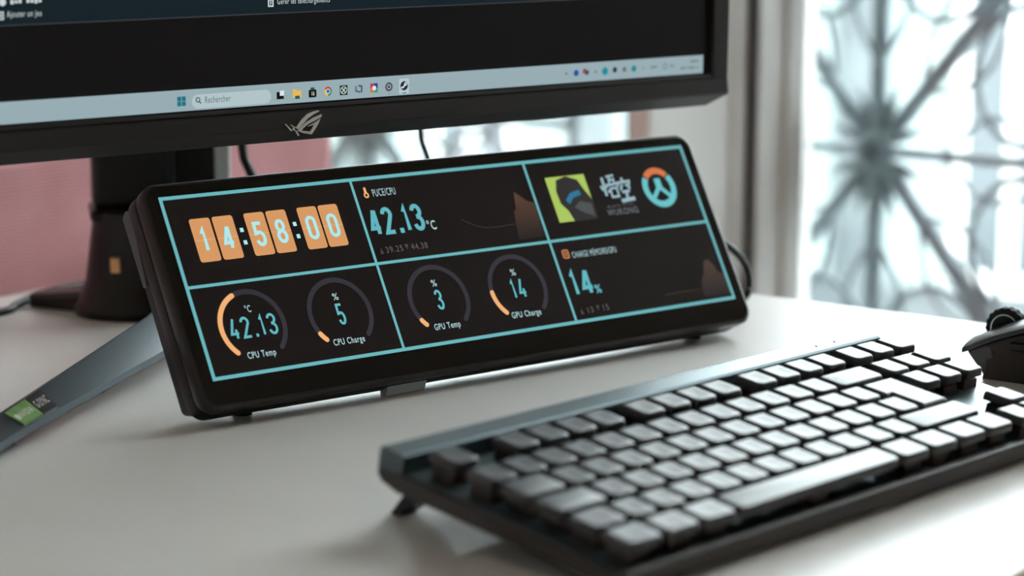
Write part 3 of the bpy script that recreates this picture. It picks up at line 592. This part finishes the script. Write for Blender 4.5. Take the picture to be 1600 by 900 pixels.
def cap_mesh(wu, hu=1.0):
    key = (wu, hu)
    if key in _cap: return _cap[key]
    w_, h_ = wu*U-2.9, hu*U-2.9; x0, x1, y0, y1 = -w_/2, w_/2, -h_/2, h_/2; dish = wu <= 1.3 and hu == 1.0
    me = bpy.data.meshes.new('keycap'); V = []; F = []; mi = []
    def loop(i, z, r_, fr=0): 
        return [(x*S, y*S, (z-(fr if y < 0 else 0))*S) for x, y in rr(x0+i, x1-i, y0+i*.6, y1-i, [r_, r_, 1.0, 1.0], 4)]
    L = [loop(0, -4.4, 2.4), loop(.05, -1.9, 2.6), loop(.35, -.75, 2.8), loop(.9, -.15, 3.0), loop(1.6, 0, 2.8)]
    n = len(L[0])
    if dish: L.append([(p[0]*.62, p[1]*.62, -.35*S) for p in L[-1]])
    for l in L: V += l
    for k in range(len(L)-1):
        for i in range(n):
            j = (i+1) % n; F.append((k*n+i, k*n+j, (k+1)*n+j, (k+1)*n+i)); mi.append(1 if k < 1 else 0)
    F.append(tuple((len(L)-1)*n+i for i in range(n))); mi.append(0); F.append(tuple(range(n-1, -1, -1))); mi.append(1)
    me.from_pydata(V, [], F); me.materials.append(cap_m)
    for p_, q_ in zip(me.polygons, mi): p_.use_smooth = True
    me.set_sharp_from_angle(angle=rad(50)); _cap[key] = me; return me
sw = MB(); sw.loft([[(x, y, -10.9*K) for x, y in rr(-6.6, 6.6, -6.6, 6.6, .8, 2)], [(x, y, -6.6) for x, y in rr(-6.4, 6.4, -6.4, 6.4, .8, 2)], [(x, y, -4.6) for x, y in rr(-4, 4, -4, 4, .8, 2)]])
sw_o = sw.build('key_switch', sw_m); sw_me = sw_o.data; bpy.data.objects.remove(sw_o)
G = 1.185
row_v = [0, -G, -G-1, -G-2, -G-3, -G-4]
keys = []
keys += [(x, 1, 0) for x in (0, 2, 3, 4, 5, 6.5, 7.5, 8.5, 9.5, 11, 12, 13, 14, 15.25, 16.25, 17.25)]
keys += [(x, 1, 1) for x in range(13)]+[(13, 2, 1)]+[(15.25+i, 1, 1) for i in range(3)]
keys += [(0, 1.5, 2)]+[(1.5+i, 1, 2) for i in range(12)]+[(15.25+i, 1, 2) for i in range(3)]
keys += [(0, 1.75, 3)]+[(1.75+i, 1, 3) for i in range(12)]
keys += [(0, 1.25, 4)]+[(1.25+i, 1, 4) for i in range(11)]+[(12.25, 2.75, 4), (16.25, 1, 4)]
keys += [(0, 1.25, 5), (1.25, 1.25, 5), (2.5, 1.25, 5), (3.75, 6.25, 5), (10, 1.25, 5), (11.25, 1.25, 5), (12.5, 1.25, 5), (13.75, 1.25, 5)]+[(15.25+i, 1, 5) for i in range(3)]
def key(me, x, v):
    o = bpy.data.objects.new('keycap', me); COL.objects.link(o); o.parent = kb; o.location = (x*S, v*S, 0)
    s_ = bpy.data.objects.new('key_switch', sw_me); COL.objects.link(s_); s_.parent = o
    return o
for x, w_, r_ in keys: key(cap_mesh(w_), (x+w_/2)*U, row_v[r_]*U)
# the L-shaped return key
em_ = MB(); ex0, ex1 = 13.5*U+1.3, 15*U-1.3; ey1 = row_v[2]*U+U/2-1.3; ey0 = row_v[3]*U-U/2+1.3; em1 = row_v[2]*U-U/2+1.3; exm = 13.75*U+1.3
def Lp(i): return [(exm+i, ey0+i), (ex1-i, ey0+i), (ex1-i, ey1-i), (ex0+i, ey1-i), (ex0+i, em1+i), (exm+i, em1+i)]
ex, ev = (ex0+ex1)/2, (ey0+ey1)/2
em_.loft([[(x-ex, y-ev, z) for x, y in Lp(i)] for i, z in ((0, -5.2), (.2, -1.6), (1.6, 0))])
eo = em_.build('keycap', cap_m, kb, bevel=.6); eo.location = (ex*S, ev*S, 0)
s_ = bpy.data.objects.new('key_switch', sw_me); COL.objects.link(s_); s_.parent = eo
# folding feet at the back, rubber pads in front
KI = frame(KO, kX, kB, kN)
def in_kb(o): o.parent = kb; o.matrix_local = KI.inverted(); return o
for u in (24*K, 322*K):
    a = KO+kX*u+kB*14*K-kN*19*K; q_ = KO+kX*u+kB*26*K-kN*18*K
    f0 = KO+kX*(u-10)+kB*42*K; f0.z = 0; d = kX*14
    in_kb(MB().loft([[tuple(f0), tuple(f0+d), tuple(f0+d+Vector((-3, 4, 0))), tuple(f0+Vector((-3, 4, 0)))], [tuple(a-kX*6), tuple(a-kX*6+d), tuple(q_-kX*6+d+kN*2), tuple(q_-kX*6+kN*2)]]).build('folding_foot', black_deep, bevel=.5))
for u in (20*K, 170*K, 325*K):
    a = KO+kX*u+kB*(KF+10)-kN*18*K
    in_kb(MB().tube([(a.x, a.y, 0), (a.x, a.y, a.z)], 6, 12).build('rubber_pad', rubber))

# ================================================================ MOUSE
ang = rad(-35); mT = Vector((cos(ang), sin(ang), 0)); mL = Vector((sin(ang), -cos(ang), 0)); 
mL = Vector((-0.5736, -0.8192, 0))
mo = empty('mouse', 'black gaming mouse with a ribbed wheel beside the keyboard', 'mouse', frame((270.7, 1319.7, 0), mT, mL*-1, Vector((0, 0, 1))))
# local: x from nose to tail, y to the far (right-hand) side, z up
def ip(tab, x):
    for (a, va), (b, vb) in zip(tab, tab[1:]):
        if x <= b: 
            f_ = (x-a)/(b-a); return va+(vb-va)*max(0, min(1, f_))
    return tab[-1][1]
zt = [(0, 16.5), (10, 22), (20, 26.6), (37, 33), (55, 38), (75, 39.5), (98, 33), (116, 20), (124, 9)]
hw = [(0, 25), (8, 27.5), (20, 28.5), (45, 29), (70, 32), (95, 33), (112, 26), (124, 12)]
side_m = mat('mouse_side', rgb(58, 46, 42), 0.55, bump=(1500, .5, .0006), noise=(900, rgb(96, 78, 64), .6, .75))
shell_m = mat('mouse_shell', rgb(44, 45, 47), 0.30, spec=.8, bump=(3000, .05, .0002))
sh = mat('mouse_front', rgb(82, 80, 80), .45, bump=(1500, .3, .0004))
xs = [15, 20, 28, 40, 55, 70, 85, 98, 108, 116, 122]
loops = []
for x in xs:
    z1 = ip(zt, x)-4.2; w_ = ip(hw, x)-1.2
    loops.append([(x-(1-zz)*0-(3 if zz == 0 else 0)+(8*(0 if x > 30 else (30-x)/15)*(1-zz)*0), y, z) for y, z, zz in ((-w_*.90, 0, 0), (-w_*.97, z1*.35, .35), (-w_*.90, z1*.7, .7), (-w_*.97, z1, 1), (0, z1+1.5, 1), (w_*.97, z1, 1), (w_*.90, z1*.7, .7), (w_*.97, z1*.35, .35), (w_*.90, 0, 0))])
MB().loft(loops).build('body', side_m, mo, smooth=True, angle=50)
MB().loft([[(14, -24, 0), (14, 24, 0), (22, 24, 0), (22, -24, 0)], [(1.8, -24.4, 14.6), (1.8, 24.4, 14.6), (17, 26, 22), (17, -26, 22)]]).build('front_plate', sh, mo, bevel=1.2)
def shell(x0, x1, side, name, gap=1.0, thick=3.4):
    xs_ = [x0+(x1-x0)*k/14 for k in range(15)]; lo = []
    for x in xs_:
        z1 = ip(zt, x); w_ = ip(hw, x); n = 7; top = []; bot = []
        ys = [(-w_, w_)][0] if side == 0 else ((gap, w_) if side > 0 else (-w_, -gap))
        for k in range(n):
            y = ys[0]+(ys[1]-ys[0])*k/(n-1); c = 4.0*(1-(y/w_)**2); ed = -.9 if (k in (0, n-1)) else 0
            dip = 0
            top.append((x, y, z1+c+dip+ed*.6)); bot.append((x, y, z1+c+dip-thick))
        lo.append(top+bot[::-1])
    return MB().loft(lo).build(name, shell_m, mo, smooth=True, bevel=.5, angle=45)
shell(-1, 60, -1, 'button', gap=5.2); shell(-1, 60, 1, 'button', gap=5.2); shell(60.6, 124, 0, 'palm_shell')
# wheel
wz_, wr = 25.5, 12.2; wx_ = 15.5
b = MB(); loops = []; n = 72
for y, r_ in ((-3.6, wr-3), (-3.4, wr-.9), (-2.6, wr), (2.6, wr), (3.4, wr-.9), (3.6, wr-3)):
    loops.append([(wx_+(r_-(.55 if (k // 2) % 2 and r_ > wr-1 else 0))*cos(2*pi*k/n), y, wz_+(r_-(.55 if (k // 2) % 2 and r_ > wr-1 else 0))*sin(2*pi*k/n)) for k in range(n)])
b.loft(loops); wh = b.build('scroll_wheel', rubber, mo)
b = MB(); b.loft([[(wx_+r_*cos(2*pi*k/36), y, wz_+r_*sin(2*pi*k/36)) for k in range(36)] for y, r_ in ((-4.0, wr-4.4), (-4.0, wr-3.6), (4.0, wr-3.6), (4.0, wr-4.4))], caps=False); b.build('wheel_ring', mat('wheel_ring', rgb(190, 196, 198), .25, metal=.8), wh, smooth=True)
MB().box(30, 62, -29.6, -26, 19, 24).build('side_button', black_gloss, mo, bevel=1)

# ================================================================ CABLES
cab = mat('cable_black', rgb(22, 22, 24), .5)
def bez(pts, n=10):
    P = [Vector(p_) for p_ in pts]; out = []
    for i in range(len(P)-1):
        p0, p1, p2, p3 = P[max(i-1, 0)], P[i], P[i+1], P[min(i+2, len(P)-1)]
        for k in range(n):
            t_ = k/n; out.append(tuple(.5*((2*p1)+(p2-p0)*t_+(2*p0-5*p1+4*p2-p3)*t_*t_+(3*p1-p0-3*p2+p3)*t_**3)))
    out.append(tuple(P[-1])); return out
def cable(name, pts, r_, label, m=cab):
    o = MB().tube(bez(pts), r_, 10).build(name, m, None, smooth=True); tag(o, label, 'cable'); return o
cable('power_cable', [(-150, 1445, 260), (-172, 1478, 150), (-172, 1482, 105), (-166, 1480, 88), (-150, 1480, 40), (-120, 1500, 3.2), (-60, 1560, 3.2), (-90, 1640, 3.2), (-180, 1742, 3.2)], 3.0, 'thick black cable hanging below the monitor before the pink sofa')
cable('video_cable', [(-50, 1400, 250), (-58, 1470, 160), (-58.5, 1480, 118), (-54, 1480, 100), (-40, 1485, 50), (-10, 1500, 2.2), (60, 1530, 2.2), (40, 1580, 2.2)], 1.9, 'thin black cable hanging below the monitor before the window')
cable('display_cable', [(60, 1395, 30), (90, 1430, 45), (125, 1470, 50), (144, 1482, 40), (152.5, 1484, 25), (150, 1482, 10), (132, 1478, 2.6), (90, 1480, 2.6)], 2.4, 'dark cable looping behind the end of the wide display')
cable('desk_cable', [(-470, 1340, 2.6), (-400, 1390, 2.6), (-330, 1462, 2.6), (-322, 1490, 2.6), (-314, 1530, 2.6), (-290, 1570, 2.6)], 2.4, 'black cable lying on the desk by the pink sofa')
